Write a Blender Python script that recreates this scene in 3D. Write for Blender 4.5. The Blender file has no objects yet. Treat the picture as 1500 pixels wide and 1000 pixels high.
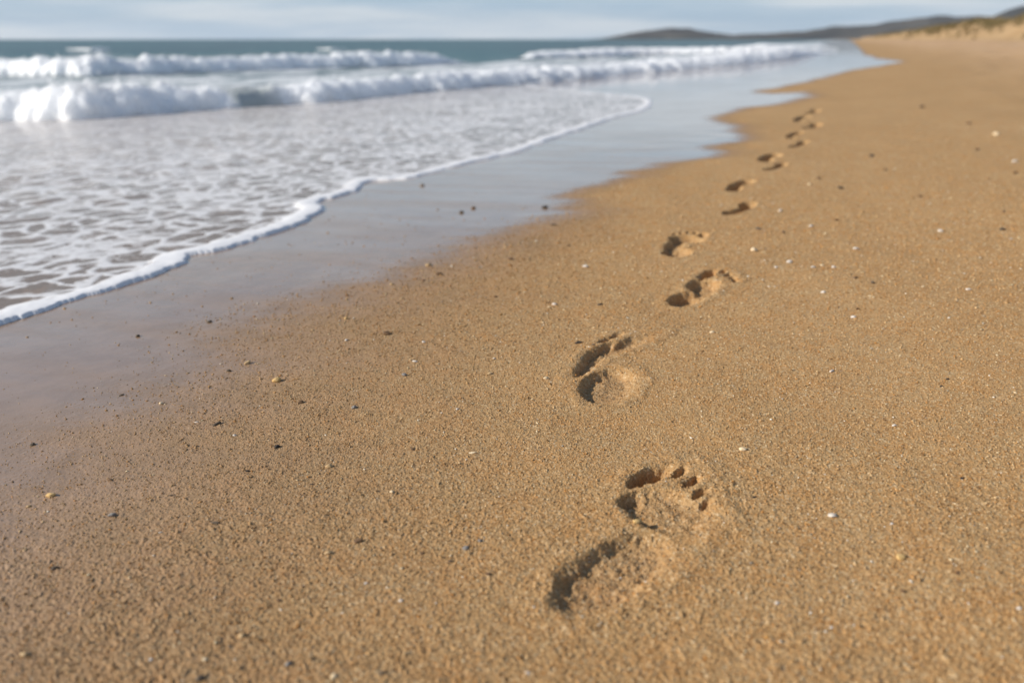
import bpy, math
import numpy as np
from mathutils import Vector, Matrix

RNG = np.random.default_rng(7)
SC = bpy.context.scene
COL = SC.collection
F32 = np.float32

# ------------------------------------------------------------------ camera geometry
FPX = 1167.0                     # focal length in photo pixels (28 mm on a 36 mm sensor)
EYE = 0.40
PITCH = math.atan(442.0 / FPX)
YAW = math.atan(490.0 / math.hypot(FPX, 442.0))      # the shoreline runs along world +Y
Fh = np.array([-math.sin(YAW), math.cos(YAW)])
Rh = np.array([math.cos(YAW), math.sin(YAW)])
F3 = np.array([Fh[0] * math.cos(PITCH), Fh[1] * math.cos(PITCH), -math.sin(PITCH)])
U3 = np.array([Fh[0] * math.sin(PITCH), Fh[1] * math.sin(PITCH), math.cos(PITCH)])
R3 = np.array([Rh[0], Rh[1], 0.0])
ORG = np.array([0.0, 0.0, EYE])
SEA = -0.30
SLOPE = 0.035
HAZE = 0.00005


def base(X):
    return np.where(X < 8.0, SLOPE * X, SLOPE * 8.0 + 0.006 * (X - 8.0))


def ray(px, py):
    return F3 + (px - 750.0) / FPX * R3 - (py - 500.0) / FPX * U3


def hit(px, py, water=False):
    """world point of the beach (or of the water over it) seen at a photo position"""
    d = ray(px, py)
    f = lambda s: (ORG + s * d)[2] - (max(SEA, float(base((ORG + s * d)[0]))) if water else float(base((ORG + s * d)[0])))
    lo, hi = 0.05, 0.05
    while f(hi) > 0 and hi < 3000:
        lo, hi = hi, hi * 1.05
    for _ in range(50):
        m = 0.5 * (lo + hi)
        if f(m) > 0:
            lo = m
        else:
            hi = m
    return ORG + hi * d


# ------------------------------------------------------------------ noise
def _hash(ix, iy, iz, seed):
    h = (ix.astype(np.uint32) * np.uint32(374761393) + iy.astype(np.uint32) * np.uint32(668265263)
         + iz.astype(np.uint32) * np.uint32(2147483647) + np.uint32((seed * 1274126177) & 0xFFFFFFFF))
    h = (h ^ (h >> np.uint32(13))) * np.uint32(1274126177)
    return h ^ (h >> np.uint32(16))


_A = np.linspace(0, 2 * np.pi, 256, endpoint=False)
_GX, _GY = np.cos(_A).astype(F32), np.sin(_A).astype(F32)
_g3 = np.random.default_rng(3).normal(size=(256, 3))
_G3 = (_g3 / np.linalg.norm(_g3, axis=1)[:, None]).astype(F32)


def perlin2(x, y, seed=0):
    x = np.asarray(x, np.float64); y = np.asarray(y, np.float64)
    x0 = np.floor(x); y0 = np.floor(y)
    fx = (x - x0).astype(F32); fy = (y - y0).astype(F32)
    ix = x0.astype(np.int64); iy = y0.astype(np.int64)
    z = np.zeros(1, np.int64)
    def g(dx, dy):
        h = _hash(ix + dx, iy + dy, z, seed) & np.uint32(255)
        return _GX[h] * (fx - dx) + _GY[h] * (fy - dy)
    u = fx * fx * fx * (fx * (fx * 6 - 15) + 10); v = fy * fy * fy * (fy * (fy * 6 - 15) + 10)
    a = g(0, 0); a += u * (g(1, 0) - a)
    b = g(0, 1); b += u * (g(1, 1) - b)
    return (a + v * (b - a)) * F32(1.41)


def perlin3(x, y, z, seed=0):
    x0 = np.floor(x); y0 = np.floor(y); z0 = np.floor(z)
    fx, fy, fz = (x - x0).astype(F32), (y - y0).astype(F32), (z - z0).astype(F32)
    ix, iy, iz = x0.astype(np.int64), y0.astype(np.int64), z0.astype(np.int64)
    def g(dx, dy, dz):
        h = _hash(ix + dx, iy + dy, iz + dz, seed) & np.uint32(255)
        G = _G3[h]
        return G[..., 0] * (fx - dx) + G[..., 1] * (fy - dy) + G[..., 2] * (fz - dz)
    s = lambda t: t * t * t * (t * (t * 6 - 15) + 10)
    u, v, w = s(fx), s(fy), s(fz)
    L = lambda a, b, t: a + t * (b - a)
    return L(L(L(g(0, 0, 0), g(1, 0, 0), u), L(g(0, 1, 0), g(1, 1, 0), u), v),
             L(L(g(0, 0, 1), g(1, 0, 1), u), L(g(0, 1, 1), g(1, 1, 1), u), v), w) * F32(1.5)


def fbm2(x, y, seed, octv=3):
    r = 0; a = 1.0
    for k in range(octv):
        r = r + a * perlin2(x * 2 ** k, y * 2 ** k, seed + k); a *= 0.5
    return r


def sstep(a, b, x):
    t = np.clip((x - a) / (b - a), 0, 1)
    return t * t * (3 - 2 * t)


# ------------------------------------------------------------------ polylines
def catmull(P, n=6):
    P = np.asarray(P, float)
    Q = np.vstack([2 * P[0] - P[1], P, 2 * P[-1] - P[-2]])
    out = []
    for i in range(1, len(Q) - 2):
        for t in np.linspace(0, 1, n, endpoint=False):
            a, b, c, d = Q[i - 1], Q[i], Q[i + 1], Q[i + 2]
            out.append(0.5 * (2 * b + (c - a) * t + (2 * a - 5 * b + 4 * c - d) * t * t + (3 * b - a - 3 * c + d) * t ** 3))
    out.append(P[-1])
    return np.array(out)


def seg_dist(X, Y, L):
    best = np.full(X.shape, 1e18)
    for (ax, ay), (bx, by) in zip(L[:-1], L[1:]):
        dx, dy = bx - ax, by - ay
        q = dx * dx + dy * dy
        if q < 1e-12:
            continue
        t = np.clip(((X - ax) * dx + (Y - ay) * dy) / q, 0, 1)
        best = np.minimum(best, (X - ax - t * dx) ** 2 + (Y - ay - t * dy) ** 2)
    return np.sqrt(best)


def seaward(X, Y, L):
    """True where a walk towards +X crosses the polyline an odd number of times"""
    c = np.zeros(X.shape, bool)
    for (ax, ay), (bx, by) in zip(L[:-1], L[1:]):
        if ay == by:
            continue
        m = (ay <= Y) != (by <= Y)
        xi = ax + (Y - ay) / (by - ay) * (bx - ax)
        c ^= m & (xi > X)
    return c


def pix(L, water=False):
    return np.array([hit(x, y, water)[:2] for x, y in L])


EDGE_PX = [(0, 476), (60, 456), (110, 441), (160, 427), (205, 411), (245, 397), (268, 386), (276, 376), (300, 371), (340, 361),
           (400, 342), (440, 327), (464, 315), (471, 305), (466, 297), (490, 290), (522, 280), (540, 266), (575, 263), (610, 260),
           (660, 246), (710, 234), (760, 222), (810, 203), (850, 190), (900, 173), (940, 163), (955, 153), (950, 145), (925, 141),
           (880, 137), (830, 132), (790, 128), (775, 125)]
BASE_PX = [(-160, 190), (0, 182), (80, 181), (150, 178), (230, 171), (345, 161), (430, 156), (500, 150), (600, 139), (690, 131),
           (800, 121), (870, 114), (950, 107), (1030, 101), (1100, 95), (1160, 88), (1200, 81), (1230, 75)]
FRONT = pix(BASE_PX, True)
EDGE = np.vstack([[(-0.98, -40.0), (-1.02, -3.0), (-1.05, 0.0)], catmull(pix(EDGE_PX), 5)])
_far = pix([(800, 121.5), (870, 114.5), (950, 107.5), (1030, 101.5), (1100, 95.5), (1160, 88.5), (1200, 81.5), (1230, 75.5)], True)
EDGE = np.vstack([EDGE, _far, [(-3.2, 120.0), (-4.0, 400.0), (-5.0, 9000.0)]])
FRONTX = np.vstack([[(FRONT[0, 0] - 1.0, -60.0)], FRONT, [(-3.2, 120.0), (-4.0, 400.0), (-5.0, 9000.0)]])

WET_PX = [(10, 1120), (120, 1000), (225, 870), (315, 755), (405, 650), (485, 550), (540, 485), (620, 440), (700, 395), (760, 360),
          (815, 330), (850, 306), (885, 282), (925, 262), (1000, 246), (1045, 226), (1085, 202), (1105, 188), (1080, 182), (1060, 176),
          (1066, 168), (1105, 158), (1160, 149), (1205, 139), (1190, 135), (1130, 137), (1118, 133), (1150, 127), (1190, 120), (1225, 110), (1255, 102),
          (1300, 96), (1330, 91), (1290, 86), (1268, 79), (1262, 72)]
WET = np.vstack([[(-0.15, -40.0)], pix(WET_PX), [(1.0, 120.0), (2.0, 900.0), (3.0, 9000.0)]])


def wetness(X, Y):
    s = seg_dist(X, Y, WET)
    s = np.where(seaward(X, Y, WET), s, -s)
    D = np.hypot(X, Y)
    a = X * Rh[0] + Y * Rh[1]; b = X * Fh[0] + Y * Fh[1]
    # tongues of thin water that reach up the sand sideways
    s = s + np.where(D < 40, 0.12 * perlin2(a * 0.7, b * 3.2, 41) * sstep(0.8, 2.0, D) + 0.045 * perlin2(a * 1.2, b * 11.0, 42) + 0.03 * perlin2(a * 9, b * 22, 43), 0)
    w = 0.56 - 0.42 * sstep(0.9, 2.4, D)
    return sstep(-w, w, s)


# ------------------------------------------------------------------ footprints
# heel end and toe tip in the photograph, side, width factor, depth (m), how much of the midfoot is pressed
PRINTS = [((838, 897), (992, 676), 'R', 1.00, .0088, 0, 0),
          ((872, 590), (962, 489), 'L', 1.00, .0098, 0, 1),
          ((982, 447), (1072, 397), 'R', .95, .0175, 0, 2),
          ((986, 376), (1016, 340), 'L', .95, .0230, 0, 3),
          ((1065, 315), (1108, 296), 'R', .8, .0330, 0, 4),
          ((1068, 280), (1098, 263), 'L', .85, .0350, 0, 4),
          ((1122, 251), (1154, 239), 'R', .68, .023, 0, 4),
          ((1117, 237), (1136, 224), 'L', .9, .042, 0, 4),
          ((1160, 216), (1184, 206), 'R', .68, .023, 0, 4),
          ((1154, 203), (1172, 193), 'L', .62, .019, 0, 4),
          ((1183, 189), (1202, 179), 'R', .68, .023, 0, 4),
          ((1166, 178), (1182, 169), 'L', .62, .019, 0, 4),
          ((1186, 168), (1200, 160), 'R', .62, .017, 0, 4)]
# name, centre along the foot, centre across (towards the big toe), half sizes, depth, slant, wall width
FOOT = [('heel_impression', .160, .000, .165, .130, 1.00, 0, .30),
        ('arch_impression', .420, -.075, .270, .090, .55, 0, .60),
        ('ball_impression', .690, .000, .150, .180, .85, 0, .35),
        ('toe_impression', .895, .115, .100, .055, 1.15, .2, .55),
        ('toe_impression', .945, .030, .050, .032, .80, 0, .6),
        ('toe_impression', .925, -.040, .046, .030, .75, 0, .6),
        ('toe_impression', .890, -.100, .042, .029, .70, 0, .6),
        ('toe_impression', .845, -.150, .042, .029, .65, 0, .6)]
FOOT_NEAR = [('heel_impression', .262, -.045, .258, .138, 1.00, .27, .32),
             ('arch_impression', .520, -.165, .170, .060, .18, 0, .85),
             ('ball_impression', .655, -.090, .135, .175, .78, 0, .34),
             ('ball_impression', .670, .050, .075, .050, 1.25, .2, .60),
             ('toe_impression', .860, .058, .120, .050, 2.25, .33, .50),
             ('toe_impression', .930, -.030, .058, .026, 1.25, .3, .60),
             ('toe_impression', .880, -.096, .055, .026, 1.40, .3, .60),
             ('toe_impression', .815, -.150, .045, .026, 1.15, .3, .60),
             ('toe_impression', .755, -.190, .040, .024, 1.00, .3, .60)]
FOOT_CURVED = [('heel_impression', .215, -.005, .215, .140, 1.00, .05, .34),
               ('arch_impression', .470, -.195, .240, .050, .90, .05, .55),
               ('ball_impression', .630, -.185, .190, .064, 1.0, -.20, .50),
               ('ball_impression', .745, -.120, .260, .066, .95, -.38, .50),
               ('toe_impression', .800, -.235, .060, .026, .60, -.3, .6),
               ('toe_impression', .890, -.200, .060, .026, .70, -.3, .6)]
FOOT_THIRD = [('heel_impression', .195, -.020, .175, .115, 1.00, 0, .34),
              ('arch_impression', .380, -.060, .160, .080, .55, 0, .6),
              ('ball_impression', .540, .010, .170, .130, .90, -.1, .38),
              ('toe_impression', .800, .110, .140, .050, 1.20, 0, .5),
              ('toe_impression', .915, .035, .055, .028, .80, 0, .6),
              ('toe_impression', .870, -.030, .050, .027, .80, 0, .6),
              ('toe_impression', .815, -.085, .046, .026, .75, 0, .6),
              ('toe_impression', .755, -.130, .044, .026, .70, 0, .6)]


FOOT_FAR = [('heel_impression', .200, .010, .200, .120, 1.00, .1, .40),
            ('arch_impression', .460, -.040, .300, .100, .85, 0, .50),
            ('ball_impression', .740, .020, .220, .140, 1.00, -.1, .40)]


class Print:
    def __init__(s, heel, toe, side, wf, depth, mid, foot=FOOT):
        s.sgn = -1.0 if side == 'R' else 1.0
        s.h = hit(*heel)[:2]; s.t = hit(*toe)[:2]
        s.L = float(np.hypot(*(s.t - s.h)))
        s.a = (s.t - s.h) / s.L
        s.m = np.array([-s.a[1], s.a[0]]) * (1 if side == 'R' else -1)     # towards the big toe
        s.depth, s.mid, s.wf, s.foot = depth, mid, wf, foot
        s.c = 0.5 * (s.h + s.t)

    def eval(s, X, Y, part=False):
        """height change, rim included, and which element is deepest"""
        k = 1 if s.L > 0.2 else 0.8
        jx = 0.0016 * perlin2(X * 95, Y * 95, 51) + 0.0026 * perlin2(X * 26, Y * 26, 52) + 0.0014 * perlin2(X * 230, Y * 230, 57)
        jy = 0.0016 * perlin2(X * 95, Y * 95, 53) + 0.0026 * perlin2(X * 26, Y * 26, 54) + 0.0014 * perlin2(X * 230, Y * 230, 58)
        dx, dy = X + jx - s.h[0], Y + jy - s.h[1]
        u = (dx * s.a[0] + dy * s.a[1]) / s.L
        v = (dx * s.m[0] + dy * s.m[1]) / s.L / s.wf
        best = np.zeros(X.shape); who = np.full(X.shape, -1, np.int32); rmin = np.full(X.shape, 9.0); near = np.zeros(X.shape, np.int32)
        for i, (nm, cu, cv, ru, rv, dp, sh, wall) in enumerate(s.foot):
            r = np.sqrt(((u - cu) / ru) ** 2 + ((v - cv + sh * (u - cu)) / rv) ** 2)
            # steep wall, flat floor
            wl = np.minimum(wall * (1 + (1.6 if s.depth < .02 else .9) * np.clip(s.sgn * (v - cv) / rv, 0, 1)), .98)
            q = dp * sstep(1.06, 1.06 - wl, r) 
            sz = (r - 1) * min(ru, rv)
            upd = sz < rmin
            rmin = np.where(upd, sz, rmin); near = np.where(upd, i, near)
            up = q > best
            best = np.where(up, q, best); who = np.where(up, i, who)
        # blurred join
        rim = np.exp(-((rmin - 0.030) / 0.030) ** 2) * (rmin > -0.05)
        lump = 0.6 + 0.8 * np.clip(perlin2(X * 60, Y * 60, 55) + 0.3, 0, 1)
        # the outer side and the front push up a low lip
        out = -s.depth * best + (0.0018 if s.depth < .02 else .0008) * k * rim * lump * (1 - sstep(0, .25, best))
        floor = best > 0.3
        out = out + floor * (0.0016 * perlin2(X * 70, Y * 70, 56) + 0.0010 * perlin2(X * 160, Y * 160, 59))
        s.damp = np.clip(best, 0, 1) * (.24 if s.depth < .02 else .50)      # pressed sand darkened: partly moisture, partly shade put into its tone
        return (out, rmin, near) if part else out


PR = [Print(*p[:6], (FOOT_NEAR, FOOT_CURVED, FOOT_THIRD, FOOT, FOOT_FAR)[p[6]]) for p in PRINTS]


def undul(X, Y):
    D = np.hypot(X, Y)
    h = 0.004 * perlin2(X * 2.3, Y * 2.3, 11) + 0.0022 * perlin2(X * 7, Y * 7, 12)
    h = h * (D < 60)
    h = h + 0.011 * (np.abs(perlin2(X * 2.6, Y * 1.5, 14)) * 1.6 - .5) * sstep(2.2, 5, D) * sstep(.6, 1.6, X) * (D < 90)
    h = h + 0.034 * perlin2(X * 1.3, Y * .6, 15) * sstep(5, 12, D) * sstep(1.0, 3, X) * (D < 200)
    return h + 0.05 * perlin2(X * .35, Y * .12, 13) * sstep(3, 12, D) * sstep(0.5, 3, X)


def ground(X, Y, grain_at=None):
    """height of the sand without the water"""
    X = np.asarray(X, float); Y = np.asarray(Y, float)
    w = wetness(X, Y)
    z = base(X) + undul(X, Y) * (1 - 0.8 * w)
    for p in PR:
        m = (np.abs(X - p.c[0]) < p.L * .8) & (np.abs(Y - p.c[1]) < p.L * .8)
        if m.any():
            z[m] += p.eval(X[m], Y[m])
            w[m] = np.maximum(w[m], p.damp * (1 - w[m]) + w[m])  # print floors carry moisture and painted shade as extra wetness
    if grain_at is not None:
        sp = grain_at                                  # local vertex spacing, for fading what the grid cannot carry
        rough = 1 - 0.90 * sstep(0.62, 1.0, w)
        wxx = X + 0.004 * perlin2(X * 120, Y * 120, 21); wyy = Y + 0.004 * perlin2(X * 120, Y * 120, 22)
        pat = np.clip(0.9 + 0.4 * perlin2(X * 5, Y * 5, 27), 0.5, 1.3)
        for lam, amp, sd in ((0.030, .0005, 23), (0.0085, .0003, 24), (0.0044, .0008, 25), (0.0028, .0010, 26)):
            f = np.clip(1.6 - 2.6 * sp / lam, 0, 1) * rough * pat
            m = f > 0.001
            if m.any():
                n = perlin2(wxx[m] / lam, wyy[m] / lam, sd)
                z[m] += amp * f[m] * (np.abs(n) * 1.7 - 0.35 + 0.4 * n)
    return z, w


# ------------------------------------------------------------------ mesh helpers
def mesh_obj(name, V, Fc, mat=None, parent=None, attrs=None, smooth=True):
    me = bpy.data.meshes.new(name)
    V = np.ascontiguousarray(V, F32); Fc = np.ascontiguousarray(Fc, np.int32)
    n, k = Fc.shape
    me.vertices.add(len(V)); me.vertices.foreach_set('co', V.ravel())
    me.loops.add(n * k); me.loops.foreach_set('vertex_index', Fc.ravel())
    me.polygons.add(n); me.polygons.foreach_set('loop_start', np.arange(0, n * k, k, dtype=np.int32))
    if attrs:
        for an, av in attrs.items():
            if av.ndim == 2:
                at = me.attributes.new(an, 'FLOAT_COLOR', 'POINT')
                at.data.foreach_set('color', np.ascontiguousarray(np.hstack([av, np.ones((len(av), 1))]), F32).ravel())
            else:
                at = me.attributes.new(an, 'FLOAT', 'POINT')
                at.data.foreach_set('value', np.ascontiguousarray(av, F32))
    me.update(calc_edges=True)
    if smooth:
        me.polygons.foreach_set('use_smooth', np.ones(n, bool))
    if mat is not None:
        me.materials.append(mat)
    o = bpy.data.objects.new(name, me)
    COL.objects.link(o)
    if parent is not None:
        o.parent = parent
    return o


def sub(V, Fc, mask, attrs):
    f = Fc[mask]
    ids, inv = np.unique(f.ravel(), return_inverse=True)
    return V[ids], inv.reshape(f.shape), {k: a[ids] for k, a in attrs.items()}


def quads(nr, nc):
    i = np.arange(nr * nc, dtype=np.int32).reshape(nr, nc)
    return np.stack([i[:-1, :-1], i[:-1, 1:], i[1:, 1:], i[1:, :-1]], -1).reshape(-1, 4)


def tag(o, label=None, cat=None, group=None, kind=None):
    if label: o['label'] = label
    if cat: o['category'] = cat
    if group: o['group'] = group
    if kind: o['kind'] = kind
    return o


def fan(ds, ts):
    D, T = np.meshgrid(ds, ts, indexing='ij')
    X = D * (Fh[0] + T * Rh[0]); Y = D * (Fh[1] + T * Rh[1])
    return X.ravel(), Y.ravel()


def spread(lo, hi, step, far, growth):
    """even steps between lo and hi, growing steps out to +-far"""
    c = list(np.arange(lo, hi + step * .5, step))
    s = step; l, r = [], []
    x = lo
    while x > -far:
        s *= growth; x -= s; l.append(x)
    s = step; x = c[-1]
    while x < far:
        s *= growth; x += s; r.append(x)
    return np.array(l[::-1] + c + r)


# ------------------------------------------------------------------ materials
class NT:
    def __init__(s, name):
        s.m = bpy.data.materials.new(name); s.m.use_nodes = True
        s.t = s.m.node_tree; s.t.nodes.clear()
        s.out = s.t.nodes.new('ShaderNodeOutputMaterial')

    def n(s, typ, **kw):
        nd = s.t.nodes.new(typ)
        for k, v in kw.items():
            if k.startswith('_'):
                setattr(nd, k[1:], v)
            else:
                key = int(k[1:]) if k[0] == 'i' and k[1:].isdigit() else k.replace('__', ' ')
                s.set(nd.inputs[key], v)
        return nd

    def set(s, sock, v):
        if isinstance(v, bpy.types.NodeSocket):
            s.t.links.new(v, sock)
        elif isinstance(v, bpy.types.Node):
            s.t.links.new(v.outputs[0], sock)
        else:
            if hasattr(sock.default_value, '__len__') and not isinstance(v, (int, float)):
                v = list(v) + [1.0] * (len(sock.default_value) - len(v))
            sock.default_value = v

    def math(s, op, a, b=0.0, clamp=False):
        nd = s.t.nodes.new('ShaderNodeMath'); nd.operation = op; nd.use_clamp = clamp
        s.set(nd.inputs[0], a); s.set(nd.inputs[1], b)
        return nd.outputs[0]

    def ramp(s, x, a, b, lo=0.0, hi=1.0):
        nd = s.t.nodes.new('ShaderNodeMapRange'); nd.interpolation_type = 'SMOOTHSTEP'
        s.set(nd.inputs[0], x); s.set(nd.inputs[1], a); s.set(nd.inputs[2], b); s.set(nd.inputs[3], lo); s.set(nd.inputs[4], hi)
        return nd.outputs[0]

    def mix(s, f, a, b):
        nd = s.t.nodes.new('ShaderNodeMix'); nd.data_type = 'RGBA'
        s.set(nd.inputs[0], f); s.set(nd.inputs[6], a); s.set(nd.inputs[7], b)
        return nd.outputs[2]

    def mul(s, a, b):
        nd = s.t.nodes.new('ShaderNodeMix'); nd.data_type = 'RGBA'; nd.blend_type = 'MULTIPLY'
        s.set(nd.inputs[0], 1.0); s.set(nd.inputs[6], a); s.set(nd.inputs[7], b)
        return nd.outputs[2]

    def noise(s, co, scale, detail=2.0, rough=.5):
        return s.n('ShaderNodeTexNoise', Vector=co, Scale=scale, Detail=detail, Roughness=rough).outputs[0]

    def attr(s, name):
        return s.n('ShaderNodeAttribute', _attribute_name=name)

    def done(s, sh):
        s.t.links.new(sh.outputs[0] if isinstance(sh, bpy.types.Node) else sh, s.out.inputs[0])
        return s.m


def mat_sand():
    k = NT('sand')
    co = k.n('ShaderNodeNewGeometry').outputs['Position']
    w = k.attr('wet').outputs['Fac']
    big = k.noise(co, 1.3, 4, .6)
    mid = k.noise(co, 22, 3, .6)
    fine = k.noise(co, 420, 2, .6)
    cell = k.n('ShaderNodeTexVoronoi', Vector=co, Scale=430.0)
    c = k.mix(k.ramp(big, .3, .7), (.395, .236, .099), (.460, .287, .130))
    c = k.mix(k.ramp(mid, .35, .75), c, (.44, .235, .085))
    c = k.mix(k.math('MULTIPLY', k.ramp(fine, .45, .75), .45), c, (.66, .48, .27))
    c = k.mix(k.math('MULTIPLY', k.ramp(fine, .45, .25), .50), c, (.25, .13, .05))
    sep = k.n('ShaderNodeSeparateColor', Color=cell.outputs['Color'])
    c = k.mix(k.math('MULTIPLY', k.ramp(sep.outputs[0], .80, .97), .45), c, (.74, .58, .36))
    c = k.mix(k.math('MULTIPLY', k.ramp(sep.outputs[1], .82, .97), .55), c, (.16, .085, .04))
    pos = k.n('ShaderNodeSeparateXYZ', Vector=co)
    dry = k.ramp(k.math('ADD', pos.outputs[0], k.math('MULTIPLY', k.math('SUBTRACT', big, .5), 2.0)), .5, 4.5)
    c = k.mix(k.math('MULTIPLY', dry, .62), c, k.mix(k.ramp(k.noise(co, .7, 4, .65), .35, .65), (.55, .345, .190), (.65, .440, .270)))
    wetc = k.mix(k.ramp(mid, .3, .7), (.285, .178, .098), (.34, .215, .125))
    damp = k.ramp(w, .0, .85)  # wet beach, plus the shade painted into the print floors
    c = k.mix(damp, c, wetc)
    rot = k.n('ShaderNodeMapping', Vector=co, Rotation=(0, 0, -YAW), Scale=(1.0, 6.0, 1.0)).outputs[0]
    streak = k.ramp(k.noise(rot, 1.6, 4, .6), .35, .68)
    rough = k.math('ADD', k.ramp(w, .50, 1.0, .88, .09), k.math('MULTIPLY', streak, .07))
    b1 = k.n('ShaderNodeBump', Strength=k.ramp(w, .4, .97, .55, .03), Distance=.0012, Height=fine)
    b2 = k.n('ShaderNodeBump', Strength=k.ramp(w, .4, .97, .5, .03), Distance=.0015, Height=cell.outputs['Distance'], Normal=b1.outputs[0])
    p = k.n('ShaderNodeBsdfPrincipled', Base__Color=c, Roughness=rough, Normal=b2.outputs[0])
    k.set(p.inputs['Specular IOR Level'], k.ramp(w, .3, 1.0, .18, .75))
    k.set(p.inputs['Coat Weight'], k.math('MULTIPLY', k.ramp(w, .50, 1.0, 0.0, .75), k.math('SUBTRACT', 1.0, k.math('MULTIPLY', streak, .6)))); k.set(p.inputs['Coat Roughness'], .05); k.set(p.inputs['Coat IOR'], 1.45)
    return k.done(p)


def mat_grain():
    k = NT('sand_grain')
    c = k.attr('tint').outputs['Color']
    p = k.n('ShaderNodeBsdfPrincipled', Base__Color=c, Roughness=.55)
    k.set(p.inputs['Specular IOR Level'], .2)
    return k.done(p)


def mat_swash():
    """thin clear water over the sand with a lace of foam on it"""
    k = NT('swash_water')
    co = k.n('ShaderNodeNewGeometry').outputs['Position']
    d = k.attr('shore').outputs['Fac']
    wob = k.n('ShaderNodeTexNoise', Vector=co, Scale=7.0, Detail=3.0)
    off = k.n('ShaderNodeVectorMath', _operation='SCALE', i0=wob.outputs['Color'], Scale=.17)
    co2 = k.n('ShaderNodeVectorMath', _operation='ADD', i0=co, i1=off.outputs[0]).outputs[0]
    v1 = k.n('ShaderNodeTexVoronoi', _feature='DISTANCE_TO_EDGE', Vector=co2, Scale=10.5).outputs[0]
    v2 = k.n('ShaderNodeTexVoronoi', _feature='DISTANCE_TO_EDGE', Vector=co2, Scale=27.0).outputs[0]
    v1 = k.math('ADD', v1, k.math('MULTIPLY', k.math('SUBTRACT', k.noise(co, 24, 3, .6), .5), .34))
    n1 = k.noise(co, 2.6, 3)
    n2 = k.noise(co, 60, 3)
    thick = k.ramp(n1, .3, .7, .02, .15)
    f1 = k.math('SUBTRACT', 1.0, k.n('ShaderNodeMapRange', _interpolation_type='SMOOTHSTEP', i0=v1, i1=k.math('MULTIPLY', thick, .35), i2=k.math('ADD', thick, .13)).outputs[0])
    f2 = k.math('MULTIPLY', k.ramp(v2, .13, .02), k.ramp(n1, .40, .68))
    foam = k.math('MAXIMUM', f1, k.math('MULTIPLY', f2, .9))
    foam = k.math('MULTIPLY', foam, k.ramp(n2, .15, .6, .50, .86))
    foam = k.math('MULTIPLY', foam, k.ramp(d, .6, 3.0, 1.0, .72))
    foam = k.math('ADD', foam, k.ramp(d, .085, .03), clamp=True)              # the bead along the edge is solid foam
    foam = k.math('MAXIMUM', foam, k.math('MULTIPLY', k.ramp(d, 1.2, 3.5), .25))
    bmp = k.n('ShaderNodeBump', Strength=.35, Distance=.004, Height=foam)
    wb = k.n('ShaderNodeBump', Strength=.25, Distance=.01, Height=k.noise(co, 14, 2))
    white = k.n('ShaderNodeBsdfPrincipled', Base__Color=(.83, .82, .82), Roughness=.55, Normal=bmp.outputs[0])
    gl = k.n('ShaderNodeBsdfGlossy', Roughness=.06, Normal=wb.outputs[0])
    tr = k.n('ShaderNodeBsdfTransparent', Color=(.95, .92, .88))
    fr = k.n('ShaderNodeFresnel', IOR=1.16, Normal=wb.outputs[0])
    milk = k.n('ShaderNodeBsdfDiffuse', Color=(.54, .41, .32))
    body = k.n('ShaderNodeMixShader', i0=k.ramp(d, 0, 2.2, .38, .62), i1=tr, i2=milk)
    water = k.n('ShaderNodeMixShader', i0=fr, i1=body, i2=gl)
    return k.done(k.n('ShaderNodeMixShader', i0=foam, i1=water, i2=white))


def mat_sea():
    k = NT('sea_water')
    co = k.n('ShaderNodeNewGeometry').outputs['Position']
    fo = k.attr('foam').outputs['Fac']
    st = k.n('ShaderNodeMapping', Vector=co, Scale=(1.0, .35, 1.0)).outputs[0]
    n1 = k.noise(st, 1.1, 5, .6)
    n2 = k.noise(st, 5.0, 4, .6)
    cov = k.math('ADD', k.math('MULTIPLY', n1, .6), k.math('MULTIPLY', n2, .4))
    mask = k.n('ShaderNodeMapRange', _interpolation_type='SMOOTHSTEP', i0=cov, i1=k.math('SUBTRACT', .75, k.math('MULTIPLY', fo, .6)), i2=k.math('SUBTRACT', .95, k.math('MULTIPLY', fo, .6))).outputs[0]
    big = k.noise(st, .05, 3)
    c = k.mix(k.ramp(k.math('ADD', k.math('MULTIPLY', big, .6), k.math('MULTIPLY', k.noise(st, .35, 4, .6), .4)), .40, .60), (.004, .042, .054), (.016, .088, .092))
    bp = k.n('ShaderNodeBump', Strength=.35, Distance=.05, Height=k.noise(st, 3.0, 4))
    wat = k.n('ShaderNodeBsdfPrincipled', Base__Color=c, Roughness=.28, IOR=1.33, Normal=bp.outputs[0])
    k.set(wat.inputs['Specular IOR Level'], .10)
    white = k.n('ShaderNodeBsdfPrincipled', Base__Color=(.80, .81, .81), Roughness=.6, Normal=bp.outputs[0])
    return k.done(k.n('ShaderNodeMixShader', i0=mask, i1=wat, i2=white))


def mat_breaker():
    k = NT('breaking_foam')
    co = k.n('ShaderNodeNewGeometry').outputs['Position']
    fo = k.attr('foam').outputs['Fac']
    n = k.noise(co, 9, 5, .65)
    m = k.n('ShaderNodeMapRange', _interpolation_type='SMOOTHSTEP', i0=k.math('ADD', fo, k.math('MULTIPLY', k.math('SUBTRACT', n, .5), .9)), i1=.20, i2=.80).outputs[0]
    bp = k.n('ShaderNodeBump', Strength=.4, Distance=.03, Height=k.noise(co, 12, 3, .6))
    white = k.n('ShaderNodeBsdfPrincipled', Base__Color=(.90, .91, .92), Roughness=.7, Normal=bp.outputs[0])
    k.set(white.inputs['Specular IOR Level'], .1)
    k.set(white.inputs['Subsurface Weight'], .85); k.set(white.inputs['Subsurface Radius'], (1.0, 1.0, 1.0)); k.set(white.inputs['Subsurface Scale'], .22)
    wat = k.n('ShaderNodeBsdfPrincipled', Base__Color=(.46, .49, .47), Roughness=.5, IOR=1.33)
    return k.done(k.n('ShaderNodeMixShader', i0=m, i1=wat, i2=white))


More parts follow.
